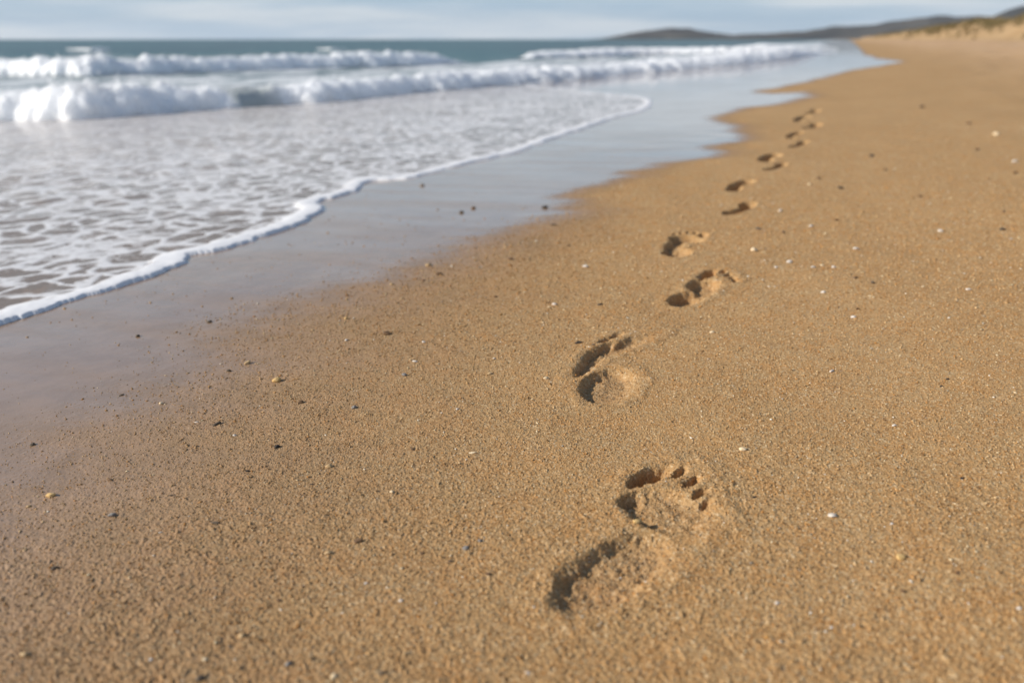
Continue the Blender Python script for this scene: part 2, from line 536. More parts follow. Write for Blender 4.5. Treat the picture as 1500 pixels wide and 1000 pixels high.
def mat_simple(name, c1, c2, scale, rough=.6, spec=.3, bump=0.0, bscale=None, coords='Object'):
    k = NT(name)
    co = k.n('ShaderNodeTexCoord').outputs['Object'] if coords == 'Object' else k.n('ShaderNodeNewGeometry').outputs['Position']
    n = k.noise(co, scale, 4, .6)
    c = k.mix(k.ramp(n, .35, .65), c1, c2)
    p = k.n('ShaderNodeBsdfPrincipled', Base__Color=c, Roughness=rough)
    k.set(p.inputs['Specular IOR Level'], spec)
    if bump:
        b = k.n('ShaderNodeBump', Strength=.6, Distance=bump, Height=k.noise(co, bscale or scale * 2, 4))
        k.set(p.inputs['Normal'], b.outputs[0])
    return k.done(p)


M_SAND, M_GRAIN, M_SWASH, M_SEA, M_BREAK = mat_sand(), mat_grain(), mat_swash(), mat_sea(), mat_breaker()

# ------------------------------------------------------------------ the beach and the footprints in it
T = spread(-1.15, 1.55, 0.0018, 7.0, 1.06)
Dn = [0.06]
while Dn[-1] < 0.30: Dn.append(Dn[-1] * 1.02)
while Dn[-1] < 4.5: Dn.append(Dn[-1] * 1.0019)
while Dn[-1] < 12: Dn.append(Dn[-1] * 1.005)
while Dn[-1] < 4000: Dn.append(Dn[-1] * 1.02)
Dn = np.array(Dn)
GX, GY = fan(Dn, T)
spT = np.gradient(T); spD = np.gradient(Dn)
SP = np.maximum(Dn[:, None] * spT[None, :], np.repeat(spD[:, None], len(T), 1)).ravel()
GZ, GW = ground(GX, GY, SP)
V = np.stack([GX, GY, GZ], 1)
Q = quads(len(Dn), len(T))
fc = V[Q[:, 0], :2]
owner = np.full(len(Q), -1, np.int32); part = np.zeros(len(Q), np.int32)
for i, p in enumerate(PR):
    m = np.where((np.abs(fc[:, 0] - p.c[0]) < p.L * .8) & (np.abs(fc[:, 1] - p.c[1]) < p.L * .8))[0]
    if len(m) == 0:
        continue
    _, r, nr = p.eval(fc[m, 0], fc[m, 1], True)
    ins = r < 0.030
    owner[m[ins]] = i; part[m[ins]] = nr[ins]

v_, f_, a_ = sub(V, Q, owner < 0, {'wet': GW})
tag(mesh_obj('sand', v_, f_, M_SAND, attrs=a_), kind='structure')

PRINT_LABELS = [
    'deep right footprint nearest the camera with clear heel and toes in golden sand',
    'curved left footprint, second from the camera, shaped like a letter C',
    'right footprint third from the camera with dark toe dents and a dark heel',
    'short left footprint with a dark toe band above a small heel, fourth from camera',
    'right footprint fifth from the camera, a single dark slanting smear',
    'small dark left footprint sixth from the camera, narrow band over a short notch',
    'soft blurred right footprint just below the smallest very dark one',
    'very dark small left footprint, the darkest of the far ones up the trail',
    'blurred right footprint along the trail beyond the very dark one, slanting up to the right',
    'faint blurred left footprint beyond the slanting one, level and smudged',
    'faint brown right footprint near the far end of the trail, right of its pair',
    'faint smudged left footprint near the far end of the trail beside wet sand',
    'faintest and farthest footprint at the end of the trail']
GRP = 'bare footprints walking away along the beach'
for i, p in enumerate(PR):
    sel = owner == i
    if not sel.any():
        continue
    if i < 4:
        root = bpy.data.objects.new('footprint', None); root.empty_display_size = .05
        root.location = (p.c[0], p.c[1], float(base(p.c[0])))
        COL.objects.link(root)
        for e in range(len(p.foot)):
            s2 = sel & (part == e)
            if s2.sum() < 4:
                continue
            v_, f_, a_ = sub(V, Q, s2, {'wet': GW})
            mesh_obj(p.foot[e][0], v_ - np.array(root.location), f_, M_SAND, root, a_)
    else:
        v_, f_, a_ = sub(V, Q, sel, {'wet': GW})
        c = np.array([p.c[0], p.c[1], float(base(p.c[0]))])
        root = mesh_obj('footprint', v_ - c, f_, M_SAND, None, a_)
        root.location = c
    tag(root, PRINT_LABELS[i], 'footprint', GRP)

# ------------------------------------------------------------------ loose coarse grains
N = 620000
gd = np.exp(RNG.uniform(math.log(.36), math.log(4.0), N * 2))
gt = RNG.uniform(-1.25, 2.3, N * 2)
keep = RNG.random(N * 2) < np.clip(gd / .9, 0, 1) ** 1.2 * np.clip(1.7 / gd, 0, 1) * np.where((gt > -.95) & (gt < .9), 1, .75)
gd, gt = gd[keep][:N], gt[keep][:N]
gx = gd * (Fh[0] + gt * Rh[0]); gy = gd * (Fh[1] + gt * Rh[1])
gz, gw = ground(gx, gy, gd * .0017)
keep = (RNG.random(len(gx)) < 1 - .985 * sstep(.40, .96, gw)) & ~seaward(gx, gy, EDGE)
gx, gy, gz, gw, gd = gx[keep], gy[keep], gz[keep], gw[keep], gd[keep]
N = len(gx)
rad = np.clip(np.exp(RNG.normal(math.log(.00072), .36, N)), .0004, .0019) * np.clip(gd, .85, 1.8)
OCT = np.array([(1, 0, 0), (-1, 0, 0), (0, 1, 0), (0, -1, 0), (0, 0, 1), (0, 0, -1)], float)
OF = np.array([(0, 2, 4), (2, 1, 4), (1, 3, 4), (3, 0, 4), (2, 0, 5), (1, 2, 5), (3, 1, 5), (0, 3, 5)])
ang = RNG.uniform(0, 2 * np.pi, N); el = RNG.uniform(.55, 1.0, (N, 3)); el[:, 0] *= RNG.uniform(1.0, 2.1, N); el[:, 2] *= .75
P = OCT[None] * el[:, None, :] + RNG.normal(0, .16, (N, 6, 3))
ca, sa = np.cos(ang)[:, None], np.sin(ang)[:, None]
P = np.stack([P[..., 0] * ca - P[..., 1] * sa, P[..., 0] * sa + P[..., 1] * ca, P[..., 2]], -1) * rad[:, None, None]
P += np.stack([gx, gy, gz + rad * .25], 1)[:, None, :]
FI = (OF[None] + (np.arange(N) * 6)[:, None, None]).reshape(-1, 3)
pal = np.array([(.45, .255, .10), (.53, .325, .145), (.60, .42, .22), (.47, .22, .06), (.70, .57, .36), (.22, .12, .045), (.34, .28, .21), (.82, .76, .64)])
pi = RNG.choice(len(pal), N, p=[.34, .28, .16, .11, .05, .04, .012, .008])
tint = np.clip(pal[pi] * RNG.uniform(.8, 1.15, (N, 1)), 0, .9)
tint = tint * (1 - .22 * sstep(.05, .5, gw))[:, None]
g = mesh_obj('coarse_sand_grains', P.reshape(-1, 3), FI, M_GRAIN, attrs={'tint': np.repeat(tint, 6, 0)})
tag(g, 'coarse golden and cream grains loose on the dry sand', 'sand grains', kind='stuff')

# ------------------------------------------------------------------ pebbles and shell chips, each one its own object
# photo position, width in photo pixels, colour, shape, label
STONES = [
 (934, 762, 17, 'gold', 'o', 'pale orange pebble lying between the toes and the heel of the nearest footprint'),
 (800, 555, 9, 'cream', 'o', 'small cream pebble just left of the heel of the C shaped footprint'),
 (848, 503, 14, 'dark', 'l', 'dark sliver of stone touching the outer rim of the C shaped footprint'),
 (1043, 487, 9, 'cream', 'o', 'cream pebble on the sand right of the toes of the C shaped footprint'),
 (1088, 659, 12, 'cream', 'o', 'yellow cream pebble on open sand above the little toe of the nearest footprint'),
 (1105, 727, 8, 'black', 'l', 'tiny black stone chip right of the little toe of the nearest footprint'),
 (1220, 753, 17, 'white', 'f', 'flat pinkish white shell chip right of the nearest footprint'),
 (1320, 816, 17, 'gold', 'o', 'rounded golden pebble, largest on the dry sand at lower right'),
 (1323, 865, 11, 'brown', 'o', 'dull brown pebble right below the rounded golden one'),
 (1306, 766, 7, 'white', 'o', 'tiny white bead of shell between the pinkish shell chip and the golden pebble'),
 (1138, 883, 9, 'white', 'o', 'small round white pebble right of the heel of the nearest footprint'),
 (1123, 933, 10, 'orange', 'o', 'orange pebble below the small round white one near the bottom edge'),
 (1410, 697, 9, 'black', 'l', 'small black splinter alone on the dry sand near the right edge'),
 (1492, 894, 11, 'white', 'f', 'white shell chip cut by the right edge low on the sand'),
 (1402, 840, 9, 'brown', 'o', 'brown pebble right of the rounded golden one'),
 (1218, 918, 8, 'white', 'f', 'white shell speck left of the brown pebbles near the bottom edge'),
 (773, 983, 11, 'white', 'f', 'pinkish white shell chip at the bottom edge below the nearest heel print'),
 (560, 984, 11, 'dark', 'o', 'dark pebble at the bottom edge, left of two'),
 (575, 980, 9, 'dark', 'l', 'dark pebble at the bottom edge, right of two and longer'),
 (489, 988, 11, 'cream', 'o', 'cream pebble at the bottom edge right of the bluish grey one'),
 (422, 970, 13, 'grey', 'o', 'bluish grey round pebble near the bottom edge'),
 (293, 993, 15, 'dark', 'o', 'large dark grey pebble cut by the bottom edge'),
 (300, 965, 10, 'cream', 'o', 'cream pebble just above the large dark grey one at the bottom edge'),
 (354, 931, 13, 'tan', 'o', 'tan oval pebble above the bluish grey round one'),
 (221, 966, 9, 'white', 'f', 'thin white shell chip left of the cream pebble near the bottom edge'),
 (37, 959, 14, 'tan', 'o', 'tan pebble in the lower left corner of the beach'),
 (81, 833, 11, 'dark', 'o', 'dark oval pebble alone on damp sand by the left edge'),
 (26, 888, 9, 'brown', 'l', 'long brown chip above the tan pebble in the lower left corner'),
 (75, 727, 15, 'gold', 'o', 'yellow tan oval pebble on damp sand near the left edge'),
 (43, 743, 9, 'tan', 'o', 'small tan pebble below left of the yellow tan oval one'),
 (165, 757, 13, 'grey', 'o', 'grey blue pebble right of the yellow tan oval one'),
 (316, 767, 14, 'dark', 'l', 'long dark grey chip on damp sand at lower left'),
 (252, 727, 8, 'dark', 'l', 'dark chip between the grey blue pebble and the long dark grey chip'),
 (235, 781, 7, 'white', 'f', 'white shell fleck below right of the grey blue pebble'),
 (480, 808, 12, 'tan', 'o', 'tan pebble left below the plump dark brown one'),
 (525, 791, 14, 'brown', 'o', 'plump dark brown pebble with a tan pebble at its lower left'),
 (619, 807, 8, 'brown', 'o', 'small brown pebble right of the plump dark brown one'),
 (659, 818, 7, 'dark', 'o', 'tiny dark pebble below the purple grey one'),
 (682, 799, 12, 'grey', 'o', 'purple grey pebble left of the nearest heel print'),
 (703, 788, 8, 'grey', 'o', 'small grey pebble touching distance above right of the purple grey one'),
 (715, 837, 9, 'brown', 'o', 'brown pebble straight left of the nearest heel print'),
 (536, 851, 8, 'white', 'f', 'white shell chip below the plump dark brown pebble'),
 (587, 877, 8, 'white', 'o', 'white pebble below right of the white chip under the plump brown pebble'),
 (514, 882, 8, 'cream', 'l', 'long cream shell sliver left of the white pebble on the lower sand'),
 (408, 877, 8, 'brown', 'o', 'brown pebble alone above the tan oval one at the lower edge'),
 (574, 720, 8, 'cream', 'o', 'cream pebble above the plump dark brown one'),
 (457, 709, 8, 'dark', 'l', 'dark chip below left of the tan pebble on the damp middle sand'),
 (482, 682, 12, 'tan', 'o', 'tan pebble with a dark chip below it on the damp middle sand'),
 (406, 655, 10, 'black', 'o', 'black pebble on damp sand left of the tan one'),
 (605, 657, 8, 'brown', 'o', 'brown pebble on damp sand between a tan one and a cream sliver'),
 (692, 661, 13, 'cream', 'l', 'long cream sliver on the dry sand left of the C shaped footprint'),
 (670, 599, 6, 'white', 'o', 'tiny white bead above the long cream sliver'),
 (718, 547, 11, 'tan', 'f', 'flat tan chip between the C shaped footprint and the wet sand'),
 (724, 526, 6, 'white', 'f', 'white glint of shell just above the flat tan chip'),
 (519, 597, 10, 'grey', 'o', 'slate grey pebble where damp sand turns dry'),
 (440, 590, 11, 'brown', 'o', 'brown pebble left of the slate grey one'),
 (592, 550, 9, 'grey', 'o', 'grey pebble above right of the slate grey one'),
 (608, 530, 9, 'white', 'f', 'white shell sliver just above the grey pebble'),
 (406, 558, 15, 'gold', 'o', 'yellow pebble shining on the wet sand, largest there'),
 (363, 532, 11, 'tan', 'o', 'tan pebble left above the yellow one on wet sand'),
 (335, 543, 8, 'dark', 'o', 'dark pebble left of the tan one on wet sand'),
 (566, 490, 13, 'brown', 'o', 'dark brown pebble at the inner rim of the wet sand'),
 (507, 499, 7, 'white', 'o', 'white pebble left of the dark brown one on wet sand'),
 (507, 467, 8, 'gold', 'o', 'yellowish pebble above the white one on wet sand'),
 (621, 502, 7, 'white', 'o', 'white pebble right of the dark brown one where the sand dries'),
 (318, 622, 15, 'dark', 'l', 'long olive dark stone on the damp sand at left'),
 (344, 639, 7, 'white', 'o', 'white bead right below the long olive dark stone'),
 (288, 620, 8, 'white', 'l', 'white shell sliver left of the long olive dark stone'),
 (236, 592, 7, 'cream', 'o', 'pale pebble above left of the long olive dark stone'),
 (178, 579, 8, 'dark', 'l', 'dark chip on wet sand left of the pale pebble'),
 (48, 652, 9, 'dark', 'o', 'dark olive pebble on wet sand at the left edge'),
 (363, 691, 7, 'black', 'o', 'tiny black pebble below the white bead on damp sand'),
 (161, 704, 11, 'brown', 'l', 'brown chip above the grey blue pebble on damp sand'),
 (307, 472, 8, 'dark', 'o', 'dark pebble on wet sand nearest the foam edge'),
 (202, 493, 8, 'dark', 'o', 'small dark pebble on wet sand under the foam edge at left'),
 (628, 389, 10, 'tan', 'o', 'tan pebble on the mirror wet sand, upper of two'),
 (642, 402, 11, 'brown', 'o', 'brown pebble on the mirror wet sand, lower of two'),
 (574, 417, 7, 'tan', 'o', 'small tan pebble on wet sand left below the two together'),
 (620, 411, 7, 'brown', 'o', 'tiny brown pebble close under the pair on the mirror wet sand'),
 (676, 312, 9, 'dark', 'o', 'olive dark pebble on the shining wet sand, left of two'),
 (693, 306, 9, 'brown', 'o', 'dark brown pebble on the shining wet sand, right of two'),
 (618, 272, 9, 'grey', 'o', 'grey pebble on shining wet sand close to the foam edge'),
 (798, 305, 10, 'black', 'o', 'black pebble at the tip of a tongue of sand in the wet'),
 (812, 331, 10, 'dark', 'l', 'dark pebble on the sand tongue below the black one'),
 (747, 380, 9, 'brown', 'o', 'brown pebble where the wet shine ends'),
 (833, 360, 7, 'brown', 'o', 'small brown pebble on the sand below the dark one of the tongue'),
 (857, 392, 11, 'white', 'o', 'white pebble on dry sand left of the third and fourth footprints'),
 (879, 446, 10, 'dark', 'l', 'dark chip left of the third footprint'),
 (812, 446, 8, 'white', 'o', 'white fleck further left of the third footprint than the dark chip'),
 (726, 435, 7, 'brown', 'o', 'brown speck of stone where damp sand dries below the wet shine'),
 (1105, 369, 14, 'cream', 'o', 'cream pebble right above the toes of the third footprint'),
 (1156, 385, 10, 'white', 'o', 'white pebble right of the cream one above the third footprint'),
 (1137, 393, 7, 'white', 'o', 'tiny white bead between the cream and the white pebble'),
 (1191, 393, 8, 'white', 'o', 'white bead in a loose row of three, left end'),
 (1204, 390, 7, 'cream', 'o', 'cream bead in a loose row of three, middle'),
 (1221, 393, 8, 'white', 'o', 'white bead in a loose row of three, right end'),
 (1254, 365, 13, 'white', 'f', 'pinkish white shell chip above the loose row of three beads'),
 (1206, 429, 10, 'white', 'f', 'white shell sliver below the loose row of three beads'),
 (1252, 409, 8, 'brown', 'o', 'brown pebble right below the loose row of three beads'),
 (1278, 416, 8, 'dark', 'o', 'dark pebble right of the brown one beyond the row of beads'),
 (1256, 453, 11, 'brown', 'l', 'tan brown chip just above a white sliver on open dry sand'),
 (1250, 465, 10, 'white', 'f', 'white sliver just below a tan brown chip on open dry sand'),
 (1218, 545, 11, 'white', 'l', 'white shell sliver alone in the middle of the dry sand'),
 (1418, 425, 8, 'white', 'o', 'bright white bead alone on dry sand towards the right edge'),
 (1352, 421, 6, 'cream', 'o', 'cream bead left of the bright white one towards the right edge'),
 (1310, 622, 9, 'white', 'f', 'white chip with a dark shadow low on the open dry sand'),
 (1388, 557, 9, 'dark', 'l', 'dark chip on the dry sand right of the lone white sliver'),
 (1379, 567, 6, 'black', 'o', 'black speck below the dark chip on the dry sand'),
 (1143, 309, 10, 'white', 'o', 'white pebble right of the fifth footprint'),
 (1188, 331, 9, 'white', 'o', 'white pebble lower right of the one beside the fifth footprint'),
 (1225, 322, 8, 'brown', 'o', 'brown pebble right above the second white one by the fifth footprint'),
 (1111, 336, 9, 'dark', 'o', 'dark pebble below the fifth footprint'),
 (1147, 341, 8, 'brown', 'o', 'brown pebble right of the dark one below the fifth footprint'),
 (1231, 276, 10, 'black', 'o', 'black pebble alone on the sand right of the sixth footprint'),
 (1199, 263, 9, 'brown', 'o', 'brown pebble with a cream bead at its lower left'),
 (1186, 271, 7, 'cream', 'o', 'cream bead at the lower left of a brown pebble'),
 (1277, 229, 10, 'dark', 'o', 'dark pebble on the sand right of the far footprints'),
 (1297, 250, 7, 'brown', 'o', 'brown pebble lower right of the dark one beside the far footprints'),
 (1347, 289, 8, 'brown', 'o', 'brown pebble alone midway to the right edge'),
 (1378, 337, 10, 'white', 'o', 'white pebble left of two dark ones near the right edge'),
 (1468, 335, 10, 'dark', 'o', 'dark pebble near the right edge, lower of two'),
 (1470, 310, 10, 'brown', 'l', 'brown chip near the right edge, upper of two'),
 (1482, 349, 7, 'white', 'f', 'white fleck under the dark pebbles near the right edge'),
 (1486, 238, 9, 'white', 'o', 'pinkish white pebble at the right edge above a brown one'),
 (1487, 254, 9, 'brown', 'o', 'brown pebble at the right edge below a pinkish white one'),
 (1459, 199, 10, 'cream', 'o', 'cream pebble far up the sand at the right'),
 (1431, 220, 8, 'brown', 'o', 'brown pebble below left of the far cream one'),
 (1419, 181, 9, 'brown', 'o', 'brown pebble above left of the far cream one'),
 (1350, 158, 9, 'dark', 'o', 'farthest dark pebble on the open sand at the right'),
]
HUES = {'cream': ((.66, .50, .30), (.74, .60, .40)), 'white': ((.58, .50, .41), (.70, .63, .54)), 'tan': ((.42, .28, .14), (.54, .38, .20)),
        'brown': ((.13, .075, .04), (.22, .13, .065)), 'dark': ((.085, .065, .048), (.14, .105, .07)), 'black': ((.035, .03, .025), (.06, .048, .038)),
        'grey': ((.19, .17, .15), (.29, .265, .235)), 'gold': ((.55, .34, .12), (.66, .45, .20)), 'orange': ((.46, .22, .06), (.55, .30, .10))}
M_ST = {k: mat_simple(k + '_stone', a, b, 260, .6, .22, .0006, 900, 'World') for k, (a, b) in HUES.items()}


def ico(n):
    import bmesh
    bm = bmesh.new(); bmesh.ops.create_icosphere(bm, subdivisions=n, radius=1.0)
    V = np.array([v.co[:] for v in bm.verts]); Fc = np.array([[v.index for v in f.verts] for f in bm.faces]); bm.free()
    return V, Fc


IV, IF = ico(3)
SX = np.array([hit(s[0], s[1])[0] for s in STONES]); SY = np.array([hit(s[0], s[1])[1] for s in STONES])
SZ, SW = ground(SX, SY)
for i, (px, py, wd, hue, shp, lab) in enumerate(STONES):
    dist = float(np.dot(np.array([SX[i], SY[i], 0]) - ORG, F3))
    r = wd / FPX * dist * .41
    seed = i * 3.7
    v = IV.copy()
    n = perlin3(v[:, 0] * .9 + seed, v[:, 1] * .9, v[:, 2] * .9, 201) * .35 + perlin3(v[:, 0] * 2.3 + seed, v[:, 1] * 2.3, v[:, 2] * 2.3, 202) * .12
    v *= (1 + n)[:, None]
    st = np.random.default_rng(900 + i)
    if shp == 'o':
        v *= (1.05, st.uniform(.65, .9), st.uniform(.50, .66)); lift = .28
    elif shp == 'l':
        v *= (1.15, st.uniform(.38, .5), st.uniform(.30, .42)); lift = .18
    else:                                   # a curved chip of shell, hollow side down
        v *= (1.05, st.uniform(.6, .8), .20); v[:, 2] += .30 - .30 * (v[:, 0] ** 2 + v[:, 1] ** 2); lift = .12
    a = YAW + st.normal(0.25, .35)
    tl = st.normal(0, .14)
    R_ = np.array(Matrix.Rotation(a, 3, 'Z') @ Matrix.Rotation(tl, 3, 'Y') @ Matrix.Rotation(st.normal(0, .1), 3, 'X'))
    v = (v * r) @ R_.T
    o = mesh_obj('shell_fragment' if shp == 'f' else 'pebble', v, IF, M_ST[hue])
    o.location = (SX[i], SY[i], SZ[i] + r * lift)
    tag(o, lab, 'shell' if shp == 'f' else 'pebble', 'shell chips scattered on the sand' if shp == 'f' else 'pebbles scattered on the sand')


# ------------------------------------------------------------------ water
def water_level(X, Y, d):
    film = 0.0022 + 0.006 * sstep(.02, 1.5, d) + 0.010 * sstep(1, 5, d)
    bead = 0.0078 * np.sqrt(np.clip(1 - ((np.clip(d, 0, .07) - .030) / .034) ** 2, 0, 1)) * (d < .064)
    along = 0.75 + 0.5 * perlin2(X * 5, Y * 5, 71) + .16 * perlin2(X * 22, Y * 22, 74) + .06 * perlin2(X * 70, Y * 70, 75)
    z = np.maximum(base(X) + .2 * undul(X, Y) + film + bead * np.clip(along, .25, 1.4), SEA)
    return z


Dw = [0.55]
while Dw[-1] < 7: Dw.append(Dw[-1] * 1.0035)
while Dw[-1] < 60: Dw.append(Dw[-1] * 1.007)
while Dw[-1] < 6000: Dw.append(Dw[-1] * 1.02)
Dw = np.array(Dw)
Tw = spread(-0.95, 0.62, 0.0028, 6.0, 1.12)
WX, WY = fan(Dw, Tw)
inside = seaward(WX, WY, EDGE)
near = WX * WX + WY * WY < 60 ** 2
ds = np.full(WX.shape, 50.0)
ds[near] = seg_dist(WX[near], WY[near], EDGE)
ds = np.where(inside, ds, -ds)
# ragged little scallops along the edge
ds = ds + np.where(near, 0.012 * perlin2(WX * 11, WY * 11, 72) + 0.007 * perlin2(WX * 30, WY * 30, 73) + 0.003 * perlin2(WX * 75, WY * 75, 76), 0)
wz = water_level(WX, WY, np.maximum(ds, 0))
wz = np.where(ds < 0, base(WX) + .2 * undul(WX, WY) - 0.0005 + np.clip(ds, -.05, 0) * .35, wz)
off = seaward(WX, WY, FRONTX)
spw = np.maximum(Dw[:, None] * np.gradient(Tw)[None, :], 0).ravel()
for lam, amp, sd in ((4.0, .05, 81), (1.5, .035, 82), (.5, .012, 83)):
    wz += np.where(off, amp * perlin2(WX / lam, WY / lam / 2.2, sd) * np.clip(1.8 - 3 * spw / lam, 0, 1), 0)
wz += np.where(~off & (ds > .08), np.clip(ds, 0, 1) * .0035 * perlin2(WX * 9, WY * 9, 85) + np.clip(ds, 0, 1) * .004 * perlin2(WX * 3, WY * 3, 86), 0)
SECOND_PX = [(-160, 112), (0, 112), (80, 114), (150, 113), (250, 109), (350, 105), (450, 101), (560, 98), (620, 96), (690, 93), (780, 88), (900, 80)]
SECOND = pix(SECOND_PX, True)
SECX = np.vstack([[(SECOND[0, 0] - 8, -60.0)], SECOND, [(-10, 500), (-30, 9000)]])
off2 = seaward(WX, WY, SECX)
foam = np.where(off2, .10, .60) * np.ones(WX.shape)
foam = np.where(off2 & (seg_dist(WX, WY, SECX) < 3), .35, foam)
VW = np.stack([WX, WY, wz], 1)
QW = quads(len(Dw), len(Tw))
c0 = QW[:, 0]
ok = (np.maximum.reduce([ds[QW[:, j]] for j in range(4)]) > -.03)
sw = ok & ~off[c0]
v_, f_, a_ = sub(VW, QW, sw, {'shore': ds})
tag(mesh_obj('swash_water', v_, f_, M_SWASH, attrs=a_), kind='structure')
se = ok & off[c0]
v_, f_, a_ = sub(VW, QW, se, {'foam': foam})
tag(mesh_obj('sea_water', v_, f_, M_SEA, attrs=a_), kind='structure')


def breaker(name, basepx, crestpx, label, ns=900, nq=110, front=1.05, back=2.6, rough=1.0, gaps=(), hs=.9, group='breaking waves rolling in', amp=1.0):
    """a ridge of tumbling foam: base line and crest heights follow the photographed wave"""
    bp = np.array(basepx, float)
    xs = np.linspace(bp[0, 0], bp[-1, 0], 400)
    B = np.array([hit(x, np.interp(x, bp[:, 0], bp[:, 1]), True) for x in xs])
    kb = np.ones(41) / 41
    B = np.stack([np.convolve(np.pad(B[:, j], 20, 'reflect', reflect_type='odd'), kb, 'valid') for j in range(3)], 1)
    cp = np.array(crestpx, float)
    cy = np.interp(xs, cp[:, 0], cp[:, 1])
    by = np.interp(xs, bp[:, 0], bp[:, 1])
    dist = np.array([np.dot(b - ORG, F3) for b in B])
    H = np.maximum(hs * (by - cy) / FPX * dist, 0.005)
    arc = np.concatenate([[0], np.cumsum(np.hypot(*np.diff(B[:, :2], axis=0).T))])
    # steps along the crest that grow with distance
    par = np.interp(np.linspace(0, xs[-1] - xs[0], ns), xs - xs[0], np.arange(len(xs)))
    I = np.arange(len(xs))
    L = lambda a: np.interp(par, I, a)
    bx, byy, Hs, ar = L(B[:, 0]), L(B[:, 1]), L(H), L(arc)
    Hs = np.convolve(np.pad(Hs, 8, 'edge'), np.ones(17) / 17, 'valid')
    tx, ty = np.gradient(bx), np.gradient(byy)
    tl = np.hypot(tx, ty); nx, ny = -ty / tl, tx / tl
    nx = np.convolve(np.pad(nx, 20, 'edge'), np.ones(41) / 41, 'valid'); ny = np.convolve(np.pad(ny, 20, 'edge'), np.ones(41) / 41, 'valid')
    Hv = Hs * (1 + amp * .14 * perlin2(ar / np.maximum(Hs.mean() * 2.2, .02), ar * 0 + .5, 91) + amp * .12 * perlin2(ar / (Hs.mean() * .8), ar * 0 + 7.5, 92))
    q = np.linspace(0, 1, nq)
    # profile: bulging front, rounded crest, long back
    po = np.interp(q, [0, .08, .2, .34, .48, .62, .8, 1], np.array([0, .02, .16, .52, front, front + .45, front + 1.2, front + back]))
    ph = np.interp(q, [0, .08, .2, .34, .48, .62, .8, 1], [-.08, .14, .42, .76, 1.0, .88, .42, -.08])
    ker = np.ones(9) / 9
    po = np.convolve(np.pad(po, 4, 'edge'), ker, 'valid'); ph = np.convolve(np.pad(ph, 4, 'edge'), ker, 'valid')
    fs = np.interp(np.linspace(bp[0, 0], bp[-1, 0], ns), [600, 950], [1.0, 2.2])
    O = np.where(q[None, :] < .48, po[None, :] * fs[:, None], po[None, :] + front * (fs[:, None] - 1)) * Hs[:, None]; Z = ph[None, :] * Hv[:, None]
    wob = .35 * Hs.mean() * perlin2(ar / (Hs.mean() * 3), ar * 0 + 3.3, 93)
    tong = np.clip(1 - q / .46, 0, 1)[None, :] ** .7
    O = O + wob[:, None] - tong * Hs[:, None] * (.42 * perlin2(ar / (Hs.mean() * 1.3), ar * 0 + 4.3, 98) + .24 * perlin2(ar / (Hs.mean() * .55), ar * 0 + 9.3, 99))[:, None]
    X = bx[:, None] + nx[:, None] * O; Y = byy[:, None] + ny[:, None] * O
    bz = np.maximum(base(X), SEA)
    fo = np.ones(X.shape)
    calm = np.zeros(ns)
    pxs = np.linspace(bp[0, 0], bp[-1, 0], ns)
    for (a, b) in gaps:
        calm = np.maximum(calm, sstep(a - 25, a + 15, pxs) * sstep(b + 60, b - 40, pxs))
    fo = fo * (1 - calm[:, None] * .9 * sstep(.75, .4, q)[None, :])
    # cauliflower lumps pushed out along the profile normal
    po_, ph_ = np.gradient(po), np.gradient(ph)
    nl = np.hypot(po_, ph_) + 1e-9
    no, nz = -ph_ / nl, po_ / nl
    no, nz = no[None, :], nz[None, :]
    h = Hs.mean()
    lump = np.zeros(X.shape)
    for lam, am, sd in ((1.3, .13, 94), (.6, .10, 95), (.28, .06, 96)):
        s = lam * h
        nn = perlin3(X / s, Y / s, (Z + bz) / s, sd)
        lump += am * (np.abs(nn) * 1.6 - .25)
    fade = np.clip(np.minimum(q / .06, (1 - q) / .3), 0, 1)[None, :] * (1 - .85 * calm[:, None])
    end = np.clip(np.minimum(np.arange(ns), np.arange(ns)[::-1]) / (ns * .04), 0, 1)[:, None]
    lump = lump * fade * end * rough * Hs[:, None] * 1.0
    X = X + nx[:, None] * no * lump; Y = Y + ny[:, None] * no * lump; Z = Z * (.15 + .85 * end) + nz * lump
    Vv = np.stack([X, Y, bz + Z], -1).reshape(-1, 3)
    c = np.array([bx.mean(), byy.mean(), float(np.maximum(base(bx.mean()), SEA))])
    o = mesh_obj(name, Vv - c, quads(ns, nq)[:, ::-1], M_BREAK, attrs={'foam': fo.ravel()})
    o.location = c
    tag(o, label, 'wave', group)
    # torn droplets flung up over the crest
    kq = int(nq * .48); m = int(ns * 6)
    si = RNG.integers(int(ns * .03), int(ns * .97), m); sq = np.clip((RNG.normal(.46, .10, m) * nq).astype(int), 2, nq - 2)
    up = RNG.exponential(.075, m) * Hs[si] * (1 - .9 * calm[si])
    c3 = np.stack([X[si, sq] + RNG.normal(0, .05, m) * Hs[si], Y[si, sq] + RNG.normal(0, .05, m) * Hs[si], (bz + Z)[si, sq] + up - .01 * Hs[si]], 1) - c
    rr = np.clip(RNG.exponential(.016, m), .007, .045) * Hs[si]
    pts = OCT[None] * RNG.uniform(.6, 1.3, (m, 6, 1)) * rr[:, None, None] + c3[:, None, :]
    sp_ = mesh_obj('spray', pts.reshape(-1, 3), (OF[None] + (np.arange(m) * 6)[:, None, None]).reshape(-1, 3), M_BREAK, o, {'foam': np.ones(m * 6)})
    tag(sp_, kind='stuff')
    return o


